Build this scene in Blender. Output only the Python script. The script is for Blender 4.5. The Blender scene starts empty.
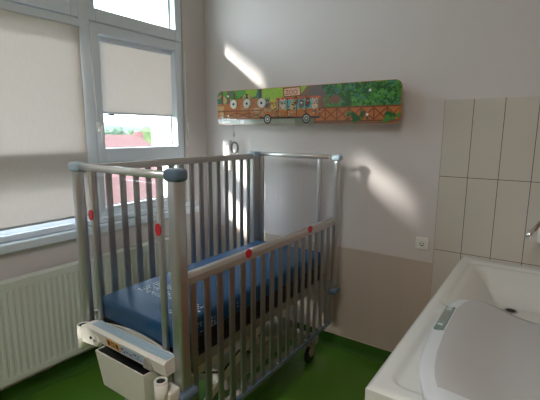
import bpy, bmesh, math, random
from mathutils import Vector, Matrix

# ------------------------------------------------------------------ camera, world, sun, exposure
sc = bpy.context.scene
C = sc.collection
EYE = 1.58
cam_d = bpy.data.cameras.new('camera')
cam_d.sensor_width = 36.0
cam_d.lens = 36.0 * 399.04 / 540.0
cam_d.clip_start = 0.02
cam_d.clip_end = 3000
cam = bpy.data.objects.new('camera', cam_d)
C.objects.link(cam)
_p, _r, _y = 0.16845698, 0.00579936, 0.60957597
_f = Vector((-math.sin(_y) * math.cos(_p), math.cos(_y) * math.cos(_p), -math.sin(_p)))
_rt = Vector((math.cos(_y), math.sin(_y), 0))
_up = _rt.cross(_f)
_rt2 = _rt * math.cos(_r) + _up * math.sin(_r)
_up2 = _up * math.cos(_r) - _rt * math.sin(_r)
cam.matrix_world = Matrix(((_rt2.x, _up2.x, -_f.x, 0), (_rt2.y, _up2.y, -_f.y, 0), (_rt2.z, _up2.z, -_f.z, EYE), (0, 0, 0, 1)))
sc.camera = cam

world = bpy.data.worlds.new('sky')
sc.world = world
world.use_nodes = True
wn = world.node_tree
wn.nodes.clear()
w_out = wn.nodes.new('ShaderNodeOutputWorld')
w_bg = wn.nodes.new('ShaderNodeBackground')
w_tc = wn.nodes.new('ShaderNodeTexCoord')
w_sep = wn.nodes.new('ShaderNodeSeparateXYZ')
w_cr = wn.nodes.new('ShaderNodeValToRGB')
w_cr.color_ramp.elements[0].position = 0.0
w_cr.color_ramp.elements[0].color = (0.86, 0.94, 1.0, 1)
w_cr.color_ramp.elements[1].position = 0.7
w_cr.color_ramp.elements[1].color = (0.66, 0.80, 1.0, 1)
w_bg.inputs['Strength'].default_value = 3.0
wn.links.new(w_tc.outputs['Generated'], w_sep.inputs[0])
wn.links.new(w_sep.outputs['Z'], w_cr.inputs['Fac'])
wn.links.new(w_cr.outputs['Color'], w_bg.inputs['Color'])
wn.links.new(w_bg.outputs[0], w_out.inputs['Surface'])

SUN_DIR = Vector((0.69, 1.0, -0.53))          # the way the light travels
sun_d = bpy.data.lights.new('sun', 'SUN')
sun_d.energy = 4.2
sun_d.angle = math.radians(4.5)
sun_d.color = (1.0, 0.93, 0.86)
sun = bpy.data.objects.new('sun', sun_d)
C.objects.link(sun)
sun.rotation_euler = SUN_DIR.to_track_quat('-Z', 'Y').to_euler()
sun.location = (-6, -8, 8)

sc.view_settings.view_transform = 'Standard'
sc.view_settings.look = 'None'
sc.view_settings.gamma = 1.0
sc.view_settings.use_curve_mapping = False
sc.view_settings.exposure = 2.28
sc.cycles.max_bounces = 14
sc.cycles.diffuse_bounces = 8
sc.cycles.glossy_bounces = 6
sc.cycles.transparent_max_bounces = 24
sc.cycles.use_denoising = True
sc.cycles.sample_clamp_indirect = 6.0

# room numbers
FILL_LIGHT = 6.5       # emission of the added fill light
DB = 2.55        # back wall y
XW = -2.456      # window wall x
XR = 1.55        # right wall x
YR = -2.1        # rear wall y
ZC = 2.98        # ceiling


def portal(y0, y1, z0, z1):
    a = bpy.data.lights.new('window_portal', 'AREA')
    a.shape = 'RECTANGLE'
    a.size = z1 - z0
    a.size_y = y1 - y0
    a.cycles.is_portal = True
    o = bpy.data.objects.new('window_portal', a)
    C.objects.link(o)
    o.location = (XW - 0.12, (y0 + y1) / 2, (z0 + z1) / 2)
    o.rotation_euler = (0, math.radians(-90), 0)


portal(-1.75, 2.25, 1.0, 2.95)

# ------------------------------------------------------------------ materials


def mat(name, col, rough=0.5, metal=0.0, noise=0.0, nscale=20.0, bump=0.0, bscale=200.0, spec=0.5, coat=0.0, stretch=None):
    m = bpy.data.materials.new(name)
    m.use_nodes = True
    nt = m.node_tree
    b = nt.nodes['Principled BSDF']
    b.inputs['Base Color'].default_value = (*col, 1)
    b.inputs['Roughness'].default_value = rough
    b.inputs['Metallic'].default_value = metal
    b.inputs['Specular IOR Level'].default_value = spec
    b.inputs['Coat Weight'].default_value = coat
    b.inputs['Coat Roughness'].default_value = 0.05
    tc = nt.nodes.new('ShaderNodeTexCoord')
    mp = nt.nodes.new('ShaderNodeMapping')
    nt.links.new(tc.outputs['Object'], mp.inputs['Vector'])
    if stretch:
        mp.inputs['Scale'].default_value = stretch
    if noise > 0:
        n = nt.nodes.new('ShaderNodeTexNoise')
        n.inputs['Scale'].default_value = nscale
        n.inputs['Detail'].default_value = 4
        nt.links.new(mp.outputs[0], n.inputs['Vector'])
        mx = nt.nodes.new('ShaderNodeMix')
        mx.data_type = 'RGBA'
        mx.inputs['A'].default_value = (*[max(0, c * (1 - noise)) for c in col], 1)
        mx.inputs['B'].default_value = (*[min(1, c * (1 + noise)) for c in col], 1)
        nt.links.new(n.outputs['Fac'], mx.inputs['Factor'])
        nt.links.new(mx.outputs['Result'], b.inputs['Base Color'])
    if bump > 0:
        n2 = nt.nodes.new('ShaderNodeTexNoise')
        n2.inputs['Scale'].default_value = bscale
        n2.inputs['Detail'].default_value = 3
        nt.links.new(mp.outputs[0], n2.inputs['Vector'])
        bp = nt.nodes.new('ShaderNodeBump')
        bp.inputs['Strength'].default_value = bump
        bp.inputs['Distance'].default_value = 0.002
        nt.links.new(n2.outputs['Fac'], bp.inputs['Height'])
        nt.links.new(bp.outputs[0], b.inputs['Normal'])
    return m


def glass_mat(name, tint=(0.96, 0.98, 0.98), refl=1.0, rough=0.0):
    m = bpy.data.materials.new(name)
    m.use_nodes = True
    nt = m.node_tree
    nt.nodes.clear()
    o = nt.nodes.new('ShaderNodeOutputMaterial')
    t = nt.nodes.new('ShaderNodeBsdfTransparent')
    t.inputs['Color'].default_value = (*tint, 1)
    g = nt.nodes.new('ShaderNodeBsdfGlossy')
    g.inputs['Roughness'].default_value = rough
    g.inputs['Color'].default_value = (refl, refl, refl, 1)
    lw = nt.nodes.new('ShaderNodeLayerWeight')
    lw.inputs['Blend'].default_value = 0.5
    pw = nt.nodes.new('ShaderNodeMath'); pw.operation = 'POWER'; pw.inputs[1].default_value = 4.0
    f = nt.nodes.new('ShaderNodeMath'); f.operation = 'MULTIPLY_ADD'
    f.inputs[1].default_value = 0.85; f.inputs[2].default_value = 0.04
    nt.links.new(lw.outputs['Facing'], pw.inputs[0])
    nt.links.new(pw.outputs[0], f.inputs[0])
    mx = nt.nodes.new('ShaderNodeMixShader')
    nt.links.new(f.outputs[0], mx.inputs[0])
    nt.links.new(t.outputs[0], mx.inputs[1])
    nt.links.new(g.outputs[0], mx.inputs[2])
    nt.links.new(mx.outputs[0], o.inputs['Surface'])
    return m


def blind_mat(name, col, trans):
    m = bpy.data.materials.new(name)
    m.use_nodes = True
    nt = m.node_tree
    nt.nodes.clear()
    o = nt.nodes.new('ShaderNodeOutputMaterial')
    tc = nt.nodes.new('ShaderNodeTexCoord')
    mp = nt.nodes.new('ShaderNodeMapping')
    mp.inputs['Scale'].default_value = (1, 1, 0.12)
    nz = nt.nodes.new('ShaderNodeTexNoise')
    nz.inputs['Scale'].default_value = 160
    nz.inputs['Detail'].default_value = 3
    nt.links.new(tc.outputs['Object'], mp.inputs['Vector'])
    nt.links.new(mp.outputs[0], nz.inputs['Vector'])
    mc = nt.nodes.new('ShaderNodeMix')
    mc.data_type = 'RGBA'
    mc.inputs['A'].default_value = (*[c * 0.93 for c in col], 1)
    mc.inputs['B'].default_value = (*[min(1, c * 1.07) for c in col], 1)
    nt.links.new(nz.outputs['Fac'], mc.inputs['Factor'])
    d = nt.nodes.new('ShaderNodeBsdfDiffuse')
    t = nt.nodes.new('ShaderNodeBsdfTranslucent')
    nt.links.new(mc.outputs['Result'], d.inputs['Color'])
    nt.links.new(mc.outputs['Result'], t.inputs['Color'])
    mx = nt.nodes.new('ShaderNodeMixShader')
    mx.inputs[0].default_value = trans
    nt.links.new(d.outputs[0], mx.inputs[1])
    nt.links.new(t.outputs[0], mx.inputs[2])
    nt.links.new(mx.outputs[0], o.inputs['Surface'])
    return m


def tile_mat(name, col, grout):
    """cream wall tiles standing upright, dark grout; grid in world metres (object at origin)"""
    m = mat(name, col, rough=0.45, spec=0.25)
    nt = m.node_tree
    b = nt.nodes['Principled BSDF']
    tc = nt.nodes.new('ShaderNodeTexCoord')
    sp = nt.nodes.new('ShaderNodeSeparateXYZ')
    nt.links.new(tc.outputs['Object'], sp.inputs[0])

    def line(out, origin, pitch, half):
        a = nt.nodes.new('ShaderNodeMath'); a.operation = 'SUBTRACT'
        nt.links.new(sp.outputs[out], a.inputs[0]); a.inputs[1].default_value = origin
        d = nt.nodes.new('ShaderNodeMath'); d.operation = 'PINGPONG'
        nt.links.new(a.outputs[0], d.inputs[0]); d.inputs[1].default_value = pitch / 2
        s = nt.nodes.new('ShaderNodeMath'); s.operation = 'LESS_THAN'
        nt.links.new(d.outputs[0], s.inputs[0]); s.inputs[1].default_value = half
        return s
    l1 = line('X', -0.535, 0.1547, 0.0016)
    l2 = line('Z', 0.8705, 0.4545, 0.0016)
    mxx = nt.nodes.new('ShaderNodeMath'); mxx.operation = 'MAXIMUM'
    nt.links.new(l1.outputs[0], mxx.inputs[0]); nt.links.new(l2.outputs[0], mxx.inputs[1])
    mc = nt.nodes.new('ShaderNodeMix'); mc.data_type = 'RGBA'
    mc.inputs['A'].default_value = (*col, 1); mc.inputs['B'].default_value = (*grout, 1)
    nt.links.new(mxx.outputs[0], mc.inputs['Factor'])
    nt.links.new(mc.outputs['Result'], b.inputs['Base Color'])
    return m


def roof_mat(name):
    m = mat(name, (0.5, 0.2, 0.15), rough=0.9)
    nt = m.node_tree
    b = nt.nodes['Principled BSDF']
    tc = nt.nodes.new('ShaderNodeTexCoord')
    br = nt.nodes.new('ShaderNodeTexBrick')
    br.inputs['Scale'].default_value = 1.0
    br.inputs['Color1'].default_value = (0.075, 0.026, 0.020, 1)
    br.inputs['Color2'].default_value = (0.088, 0.032, 0.025, 1)
    br.inputs['Mortar'].default_value = (0.05, 0.020, 0.017, 1)
    br.inputs['Brick Width'].default_value = 0.26
    br.inputs['Row Height'].default_value = 0.24
    br.inputs['Mortar Size'].default_value = 0.012
    mp = nt.nodes.new('ShaderNodeMapping')
    mp.inputs['Rotation'].default_value = (0, 0, math.radians(90))
    nt.links.new(tc.outputs['Object'], mp.inputs['Vector'])
    nt.links.new(mp.outputs[0], br.inputs['Vector'])
    nt.links.new(br.outputs['Color'], b.inputs['Base Color'])
    return m


M = {}
M['wall'] = mat('wall paint', (0.645, 0.605, 0.595), 0.55, noise=0.02, nscale=3, bump=0.15, bscale=300, spec=0.3)
M['right_wall'] = mat('terracotta room paint', (0.52, 0.31, 0.20), 0.7, noise=0.03, nscale=2)
M['ceiling'] = mat('ceiling paint', (0.84, 0.84, 0.84), 0.8)
M['room'] = mat('warm beige room paint', (0.60, 0.51, 0.44), 0.7, noise=0.03, nscale=2)
M['floor'] = mat('green vinyl', (0.082, 0.20, 0.022), 0.32, noise=0.12, nscale=60, spec=0.3)
M['cove'] = mat('shaded green vinyl', (0.050, 0.13, 0.020), 0.35, noise=0.1, nscale=60, spec=0.3)  # floor vinyl made darker: shade of the upright face put into the colour
M['tile'] = tile_mat('cream tile', (0.60, 0.56, 0.50), (0.06, 0.045, 0.035))
M['guard'] = mat('beige vinyl wall sheet', (0.54, 0.45, 0.385), 0.28, noise=0.04, nscale=2.5, spec=0.5, stretch=(6, 1, 0.4))
M['guard_edge'] = mat('beige welding strip', (0.60, 0.50, 0.42), 0.4)
M['frame'] = mat('window plastic', (0.68, 0.75, 0.82), 0.35, noise=0.02, nscale=8)
M['gasket'] = mat('black rubber gasket', (0.02, 0.02, 0.02), 0.6)
M['glass'] = glass_mat('window glass')
M['blind'] = blind_mat('beige roller fabric', (0.68, 0.65, 0.625), 0.265)
M['cassette'] = mat('grey blind case', (0.45, 0.48, 0.52), 0.4)
M['white'] = mat('white plastic', (0.80, 0.79, 0.76), 0.35, noise=0.02, nscale=30)
M['offwhite'] = mat('cream moulded plastic', (0.78, 0.75, 0.69), 0.4, noise=0.02, nscale=30)
M['radiator'] = mat('radiator enamel', (0.66, 0.69, 0.62), 0.35)
M['alu'] = mat('satin aluminium', (0.55, 0.56, 0.57), 0.30, metal=0.85, noise=0.04, nscale=40, stretch=(1, 1, 0.05))
M['tube'] = mat('bright aluminium tube', (0.78, 0.79, 0.80), 0.28, metal=0.6)
M['slat'] = mat('anodised slat', (0.36, 0.36, 0.375), 0.30, metal=0.85, noise=0.05, nscale=30, stretch=(1, 1, 0.05))
M['rail'] = mat('rail grey', (0.55, 0.53, 0.52), 0.38, metal=0.6)
M['chrome'] = mat('polished chrome', (0.85, 0.85, 0.86), 0.08, metal=1.0)
M['bluegrey'] = mat('blue grey plastic', (0.11, 0.165, 0.23), 0.4)
M['lightblue'] = mat('pale blue plastic', (0.40, 0.53, 0.64), 0.35)
M['red'] = mat('red button', (0.55, 0.015, 0.03), 0.3)
M['clear'] = glass_mat('clear acrylic', (0.97, 0.975, 0.975), 0.45, 0.04)
M['mattress'] = mat('blue mattress cover', (0.012, 0.082, 0.21), 0.5, noise=0.08, nscale=12, bump=0.4, bscale=14, spec=0.3)
M['black'] = mat('black cover', (0.012, 0.013, 0.018), 0.5)
M['print'] = mat('white print', (0.65, 0.75, 0.82), 0.5)
M['chassis'] = mat('grey painted steel', (0.40, 0.38, 0.34), 0.45)
M['tyre'] = mat('black castor', (0.02, 0.02, 0.02), 0.5)
M['counter'] = mat('white acrylic worktop', (0.74, 0.74, 0.71), 0.25, noise=0.01, nscale=6)
M['orange'] = mat('orange laminate', (0.65, 0.17, 0.03), 0.4)
M['scale'] = mat('light grey plastic scale', (0.66, 0.68, 0.70), 0.38)
M['scale_tray'] = mat('grey scale tray', (0.50, 0.49, 0.49), 0.45)
M['lcd'] = mat('display green grey', (0.20, 0.27, 0.25), 0.3)
M['lcd2'] = mat('display window', (0.30, 0.32, 0.30), 0.2)
M['darkhole'] = mat('dark hole', (0.015, 0.015, 0.015), 0.6)
M['orange_label'] = mat('orange label', (0.95, 0.42, 0.05), 0.4)
M['blue_label'] = mat('pale blue label', (0.42, 0.58, 0.76), 0.4)
M['ink'] = mat('dark ink', (0.03, 0.04, 0.04), 0.5)
M['green_ink'] = mat('green ink', (0.05, 0.25, 0.18), 0.5)
M['red_ink'] = mat('red ink', (0.6, 0.08, 0.05), 0.5)
M['steel'] = mat('stainless steel', (0.6, 0.6, 0.6), 0.25, metal=1.0)

# ------------------------------------------------------------------ helpers


def V(*a):
    return Vector(a)


def box(bm, x0, x1, y0, y1, z0, z1, bev=0.0, seg=2, mi=0):
    v = [bm.verts.new(p) for p in ((x0, y0, z0), (x1, y0, z0), (x1, y1, z0), (x0, y1, z0), (x0, y0, z1), (x1, y0, z1), (x1, y1, z1), (x0, y1, z1))]
    fs = [bm.faces.new([v[i] for i in q]) for q in ((3, 2, 1, 0), (4, 5, 6, 7), (0, 1, 5, 4), (1, 2, 6, 5), (2, 3, 7, 6), (3, 0, 4, 7))]
    for f in fs:
        f.material_index = mi
    if bev > 0:
        es = list({e for f in fs for e in f.edges})
        r = bmesh.ops.bevel(bm, geom=es, offset=bev, segments=seg, profile=0.5, affect='EDGES')
        for f in r['faces']:
            f.material_index = mi
    return v


def prism(bm, pts, d, mi=0, bev=0.0):
    """extrude the polygon pts (3-D points) along vector d"""
    a = [bm.verts.new(p) for p in pts]
    b = [bm.verts.new(Vector(p) + Vector(d)) for p in pts]
    n = len(a)
    fs = [bm.faces.new(a[::-1]), bm.faces.new(b)]
    for i in range(n):
        fs.append(bm.faces.new([a[i], a[(i + 1) % n], b[(i + 1) % n], b[i]]))
    for f in fs:
        f.material_index = mi
    if bev > 0:
        es = list({e for f in fs[:2] for e in f.edges})
        r = bmesh.ops.bevel(bm, geom=es, offset=bev, segments=2, profile=0.5, affect='EDGES')
        for f in r['faces']:
            f.material_index = mi
    bmesh.ops.recalc_face_normals(bm, faces=[f for f in bm.faces if f.is_valid])


def tube(bm, pts, r, seg=12, mi=0, closed=False, cap=True):
    pts = [Vector(p) for p in pts]
    n = len(pts)
    rr = r if isinstance(r, (list, tuple)) else [r] * n
    rings = []
    up = None
    for i, p in enumerate(pts):
        if closed:
            t = (pts[(i + 1) % n] - pts[i - 1]).normalized()
        else:
            t = (pts[min(i + 1, n - 1)] - pts[max(i - 1, 0)]).normalized()
        if up is None:
            up = Vector((0, 0, 1)) if abs(t.z) < 0.9 else Vector((1, 0, 0))
        s = t.cross(up).normalized()
        u = s.cross(t).normalized()
        up = u
        rings.append([bm.verts.new(p + (s * math.cos(a) + u * math.sin(a)) * rr[i]) for a in [2 * math.pi * k / seg for k in range(seg)]])
    m = n if closed else n - 1
    for i in range(m):
        A, B = rings[i], rings[(i + 1) % n]
        for k in range(seg):
            f = bm.faces.new([A[k], A[(k + 1) % seg], B[(k + 1) % seg], B[k]])
            f.material_index = mi
            f.smooth = True
    if cap and not closed:
        bm.faces.new(rings[0][::-1]).material_index = mi
        bm.faces.new(rings[-1]).material_index = mi


def arc(c, r, a0, a1, n, ax1, ax2):
    c = Vector(c)
    return [c + Vector(ax1) * r * math.cos(a0 + (a1 - a0) * i / n) + Vector(ax2) * r * math.sin(a0 + (a1 - a0) * i / n) for i in range(n + 1)]


def disc(bm, c, r, h, axis='y', seg=24, mi=0, r2=None):
    """cylinder of radius r (to r2), height h along axis, starting at c"""
    c = Vector(c)
    d = {'x': Vector((1, 0, 0)), 'y': Vector((0, 1, 0)), 'z': Vector((0, 0, 1))}[axis]
    s = {'x': Vector((0, 1, 0)), 'y': Vector((0, 0, 1)), 'z': Vector((1, 0, 0))}[axis]
    u = d.cross(s)
    r2 = r if r2 is None else r2
    A = [bm.verts.new(c + (s * math.cos(2 * math.pi * k / seg) + u * math.sin(2 * math.pi * k / seg)) * r) for k in range(seg)]
    B = [bm.verts.new(c + d * h + (s * math.cos(2 * math.pi * k / seg) + u * math.sin(2 * math.pi * k / seg)) * r2) for k in range(seg)]
    fs = [bm.faces.new(A[::-1]), bm.faces.new(B)]
    for k in range(seg):
        f = bm.faces.new([A[k], A[(k + 1) % seg], B[(k + 1) % seg], B[k]])
        f.smooth = True
        fs.append(f)
    for f in fs:
        f.material_index = mi
    return fs


def obj(name, bm, mats, parent=None, smooth=False):
    if not isinstance(mats, (list, tuple)):
        mats = [mats]
    bmesh.ops.recalc_face_normals(bm, faces=bm.faces[:])
    me = bpy.data.meshes.new(name)
    if parent is not None:
        off = Vector((0, 0, 0))
        p = parent
        while p is not None:
            off += Vector(p.location)
            p = p.parent
        bmesh.ops.translate(bm, verts=bm.verts[:], vec=-off)
    bm.to_mesh(me)
    bm.free()
    for m in mats:
        me.materials.append(m)
    if smooth:
        for f in me.polygons:
            f.use_smooth = True
        me.update()
    o = bpy.data.objects.new(name, me)
    C.objects.link(o)
    if parent is not None:
        o.parent = parent
    return o


def B():
    return bmesh.new()


def tag(o, label, cat, group=None, kind=None):
    o['label'] = label
    o['category'] = cat
    if group:
        o['group'] = group
    if kind:
        o['kind'] = kind
    return o


def thing(name, label, cat, loc, group=None):
    o = bpy.data.objects.new(name, None)
    o.empty_display_size = 0.1
    C.objects.link(o)
    o.location = loc
    tag(o, label, cat, group)
    return o


def struct(name, bm, mats, label=None):
    o = obj(name, bm, mats)
    o['kind'] = 'structure'
    if label:
        o['label'] = label
    return o


def copy_to(o, loc_delta, parent):
    """copy of a part (with its own children) shifted by loc_delta inside the same parent"""
    c = o.copy()
    C.objects.link(c)
    c.parent = parent
    c.location = Vector(o.location) + Vector(loc_delta)
    for ch in list(o.children):
        g = ch.copy()
        C.objects.link(g)
        g.parent = c
    return c


def sgn(a):
    return -1 if a < 0 else 1


# ------------------------------------------------------------------ room shell
bm = B(); box(bm, XW - 0.3, XR + 0.2, YR - 0.2, DB + 0.2, -0.12, 0.0)
struct('floor', bm, M['floor'], 'green vinyl floor')
bm = B(); box(bm, XW - 0.3, XR + 0.2, YR - 0.2, DB + 0.2, ZC, ZC + 0.12)
struct('ceiling', bm, M['ceiling'], 'white ceiling above the room')
bm = B(); box(bm, XW - 0.3, XR + 0.2, DB, DB + 0.2, 0.0, ZC)
struct('wall_back', bm, M['wall'], 'pale grey beige painted wall behind the crib')
bm = B(); box(bm, XR, XR + 0.2, YR, DB, 0.0, ZC)
struct('wall_right', bm, M['right_wall'], 'terracotta painted wall on the right side of the room')
bm = B(); box(bm, XW - 0.3, XR + 0.2, YR - 0.2, YR, 0.0, ZC)
struct('wall_front', bm, M['room'], 'warm beige wall behind the camera')

# window wall: below sill, above windows, piers at both ends
WY0, WY1 = -1.80, 2.305      # window band
WZ0, WZ1 = 0.935, 2.93
bm = B()
box(bm, XW - 0.3, XW, YR, DB, 0.0, WZ0)
box(bm, XW - 0.3, XW, YR, DB, WZ1, ZC)
box(bm, XW - 0.3, XW, WY1, DB, WZ0, WZ1)
box(bm, XW - 0.3, XW, YR, WY0, WZ0, WZ1)
struct('wall_left', bm, M['wall'], 'window wall, painted grey beige below the sill')

# coved green skirting
for nm, pts, d in (
    ('baseboard_back', [(XW, DB, 0.0), (XW, DB, 0.1), (XW, DB - 0.006, 0.1), (XW, DB - 0.006, 0.03), (XW, DB - 0.012, 0.012), (XW, DB - 0.03, 0.0)], (XR - XW, 0, 0)),
    ('baseboard_left', [(XW, YR, 0.0), (XW, YR, 0.1), (XW + 0.006, YR, 0.1), (XW + 0.006, YR, 0.03), (XW + 0.012, YR, 0.012), (XW + 0.03, YR, 0.0)], (0, DB - YR, 0)),
):
    bm = B(); prism(bm, pts, d)
    struct(nm, bm, M['cove'], 'green coved vinyl skirting, its shade put into a darker green')
bm = B(); box(bm, XW + 0.01, XR - 0.01, DB - 0.007, DB - 0.0005, 0.1005, 0.1055)
struct('trim_1', bm, M['guard_edge'], 'thin pale strip along the top of the green skirting')

# cream tiles right part of the back wall
bm = B(); box(bm, -0.535, XR - 0.001, DB - 0.006, DB - 0.0002, 0.107, 1.772, 0.001, 1)
struct('trim_2', bm, M['tile'], 'cream upright wall tiles with dark grout above the sink')

# beige wall protection sheet on lower back wall
t = thing('wall_protection_sheet', 'glossy beige sheet covering the lower wall between crib and changing unit', 'wall panel', (-1.45, DB, 0.107))
bm = B(); box(bm, -2.36, -0.536, DB - 0.0035, DB - 0.0003, 0.107, 0.779)
obj('sheet', bm, M['guard'], t)
bm = B(); box(bm, -2.36, -0.536, DB - 0.0052, DB - 0.0038, 0.775, 0.7795); box(bm, -0.541, -0.536, DB - 0.0052, DB - 0.0038, 0.107, 0.7745)
obj('edge_strip', bm, M['guard_edge'], t)

# unseen fill light added behind the camera to brighten the room
t = thing('added_fill_light', 'square white fill light added unseen on the ceiling to brighten the room', 'fill light', (-0.3, -0.6, ZC))
bm = B(); box(bm, -0.62, 0.02, -0.92, -0.28, ZC - 0.06, ZC - 0.0005, 0.01)
obj('fill_light_housing', bm, M['white'], t)
em = bpy.data.materials.new('fill light diffuser'); em.use_nodes = True
_b = em.node_tree.nodes['Principled BSDF']; _b.inputs['Base Color'].default_value = (0.9, 0.9, 0.9, 1)
_b.inputs['Emission Color'].default_value = (1.0, 0.98, 0.96, 1); _b.inputs['Emission Strength'].default_value = FILL_LIGHT
bm = B(); box(bm, -0.59, -0.01, -0.89, -0.31, ZC - 0.066, ZC - 0.0605)
obj('diffuser', bm, em, t)

# ------------------------------------------------------------------ windows
XF = XW            # room side of the frames
XO = XW - 0.075    # outer side


def ring(bm, y0, y1, z0, z1, w, x0, x1, wl=None, wr=None, wb=None, wt=None, bev=0.004):
    wl = w if wl is None else wl; wr = w if wr is None else wr
    wb = w if wb is None else wb; wt = w if wt is None else wt
    box(bm, x0, x1, y0, y0 + wl, z0, z1, bev)
    box(bm, x0, x1, y1 - wr, y1, z0, z1, bev)
    box(bm, x0, x1, y0 + wl - 0.001, y1 - wr + 0.001, z0, z0 + wb, bev)
    box(bm, x0, x1, y0 + wl - 0.001, y1 - wr + 0.001, z1 - wt, z1, bev)


def pane(parent, y0, y1, z0, z1):
    bm = B(); box(bm, XW - 0.062, XW - 0.058, y0 - 0.008, y1 + 0.008, z0 - 0.008, z1 + 0.008)
    g = obj('glass', bm, M['glass'], parent)
    bm = B()
    for xx in (XW - 0.057, XW - 0.067):
        box(bm, xx, xx + 0.004, y0 - 0.008, y0 + 0.004, z0 - 0.008, z1 + 0.008)
        box(bm, xx, xx + 0.004, y1 - 0.004, y1 + 0.008, z0 - 0.008, z1 + 0.008)
        box(bm, xx, xx + 0.004, y0, y1, z0 - 0.008, z0 + 0.004)
        box(bm, xx, xx + 0.004, y0, y1, z1 - 0.004, z1 + 0.008)
    obj('gasket', bm, M['gasket'], g)


def window(n, y0, y1, label, sash):
    w = thing('window_%d' % n, label, 'window', (XW, (y0 + y1) / 2, WZ0))
    w['kind'] = 'structure'
    # outer frame with two cross bars
    bm = B()
    ring(bm, y0, y1, WZ0, WZ1, 0.0, XW - 0.10, XW - 0.012, wl=0.045, wr=0.045, wb=0.105, wt=0.05)
    box(bm, XW - 0.10, XW - 0.012, y0 + 0.04, y1 - 0.04, 1.335, 1.40, 0.003)
    box(bm, XW - 0.10, XW - 0.012, y0 + 0.04, y1 - 0.04, 2.235, 2.290, 0.003)
    obj('window_frame', bm, M['frame'], w)
    # upper sash
    bm = B(); ring(bm, y0 + 0.012, y1 - 0.012, 2.266, WZ1 - 0.015, 0.062, XW - 0.09, XW + 0.004, wb=0.084, bev=0.006)
    s = obj('sash', bm, M['frame'], w)
    pane(s, y0 + 0.074, y1 - 0.074, 2.350, WZ1 - 0.077)
    # middle sash
    bm = B(); ring(bm, y0 + 0.030, y1 - 0.030, 1.375, 2.252, 0.058, XW - 0.09, XW + 0.008, wb=0.092, bev=0.006)
    s = obj('sash', bm, M['frame'], w)
    pane(s, y0 + 0.088, y1 - 0.088, 1.467, 2.194)
    # lower fixed light
    bm = B(); ring(bm, y0 + 0.040, y1 - 0.040, 1.035, 1.345, 0.04, XW - 0.085, XW - 0.02, wt=0.02, wb=0.03, bev=0.003)
    s = obj('glazing_bead', bm, M['frame'], w)
    pane(s, y0 + 0.080, y1 - 0.080, 1.065, 1.325)
    return w


w1 = window(1, 1.492, 2.305, 'white plastic window with half lowered blind, red roof seen through it', True)
w2 = window(2, -0.10, 1.478, 'wide white plastic window fully covered by a beige blind', False)
w3 = window(3, -1.80, -0.115, 'third white window further along the wall', False)
# mullion covers
bm = B(); box(bm, XW - 0.02, XW + 0.006, 1.447, 1.520, WZ0 + 0.02, WZ1, 0.004)
struct('trim_3', bm, M['frame'], 'white upright cover strip between the two windows')
bm = B(); box(bm, XW - 0.02, XW + 0.006, -0.15, -0.07, WZ0 + 0.02, WZ1, 0.004)
struct('trim_4', bm, M['frame'], 'white upright cover strip beside the wide window')
# handle on the middle sash of the right window
bm = B()
box(bm, XW + 0.008, XW + 0.020, 1.528, 1.552, 1.575, 1.640, 0.004)
disc(bm, (XW + 0.02, 1.540, 1.605), 0.009, 0.025, 'x', 16)
h = obj('handle_rose', bm, M['white'], w1)
bm = B(); box(bm, XW + 0.040, XW + 0.052, 1.530, 1.550, 1.50, 1.618, 0.005)
obj('handle', bm, M['white'], w1)

# window sill
bm = B()
box(bm, XW - 0.05, XW + 0.012, YR + 0.01, 2.40, 0.965, 1.000, 0.004)
box(bm, XW - 0.05, XW + 0.045, YR + 0.01, 2.40, 0.905, 0.960, 0.010, 3)
struct('trim_5', bm, M['frame'], 'pale window sill board running under the windows')


# roller blinds
def blind(y0, y1, z0, z1, x, label, case_w, chain=None):
    t = thing('roller_blind', label, 'blind', (x, (y0 + y1) / 2, z1), 'beige roller blinds')
    bm = B(); box(bm, x - 0.0006, x + 0.0006, y0, y1, z0 + 0.006, z1 - 0.01)
    obj('fabric', bm, M['blind'], t)
    bm = B(); box(bm, x - 0.004, x + 0.004, y0, y1, z0 - 0.006, z0 + 0.008, 0.002)
    obj('hem_bar', bm, M['cassette'], t)
    bm = B(); box(bm, x - 0.012, x + case_w, y0 - 0.008, y1 + 0.008, z1 - 0.018, z1 + 0.028, 0.006)
    obj('case', bm, M['frame'], t)
    return t


blind(1.604, 2.2165, 1.702, 2.180, XW - 0.044, 'half lowered beige roller blind on the right hand window', 0.012)
blind(-0.06, 1.432, 1.043, 2.222, XW + 0.030, 'fully lowered beige roller blind on the wide left window', 0.012)
blind(-1.76, -0.155, 1.043, 2.222, XW + 0.030, 'fully lowered beige roller blind furthest from the back wall', 0.012)

bm = B(); tube(bm, [(XW + 0.012, 1.500, 2.235), (XW + 0.014, 1.515, 1.93), (XW + 0.016, 1.530, 1.655)], 0.0026, 8)
tag(obj('pull_string', bm, M['white']), 'thin white string hanging in front of the window frame down to the white handle', 'cord')
blind(0.50, 1.378, 2.345, 2.86, XW - 0.044, 'small beige blind covering the upper pane left of the window strip', 0.012)
blind(-1.73, -0.19, 2.345, 2.86, XW - 0.044, 'unseen beige blind added over the furthest upper pane to stop the sun', 0.012)  # out of view, added to keep the sun beam off the basin
# small black clip at the hem of the right blind
t = obj('blind_clip', (lambda b: (box(b, XW + 0.016, XW - 0.040, 1.628, 1.655, 1.684, 1.694, 0.002), b)[1])(B()), M['darkhole'])
tag(t, 'tiny black clip under the left end of the half lowered blind', 'clip')

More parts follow.
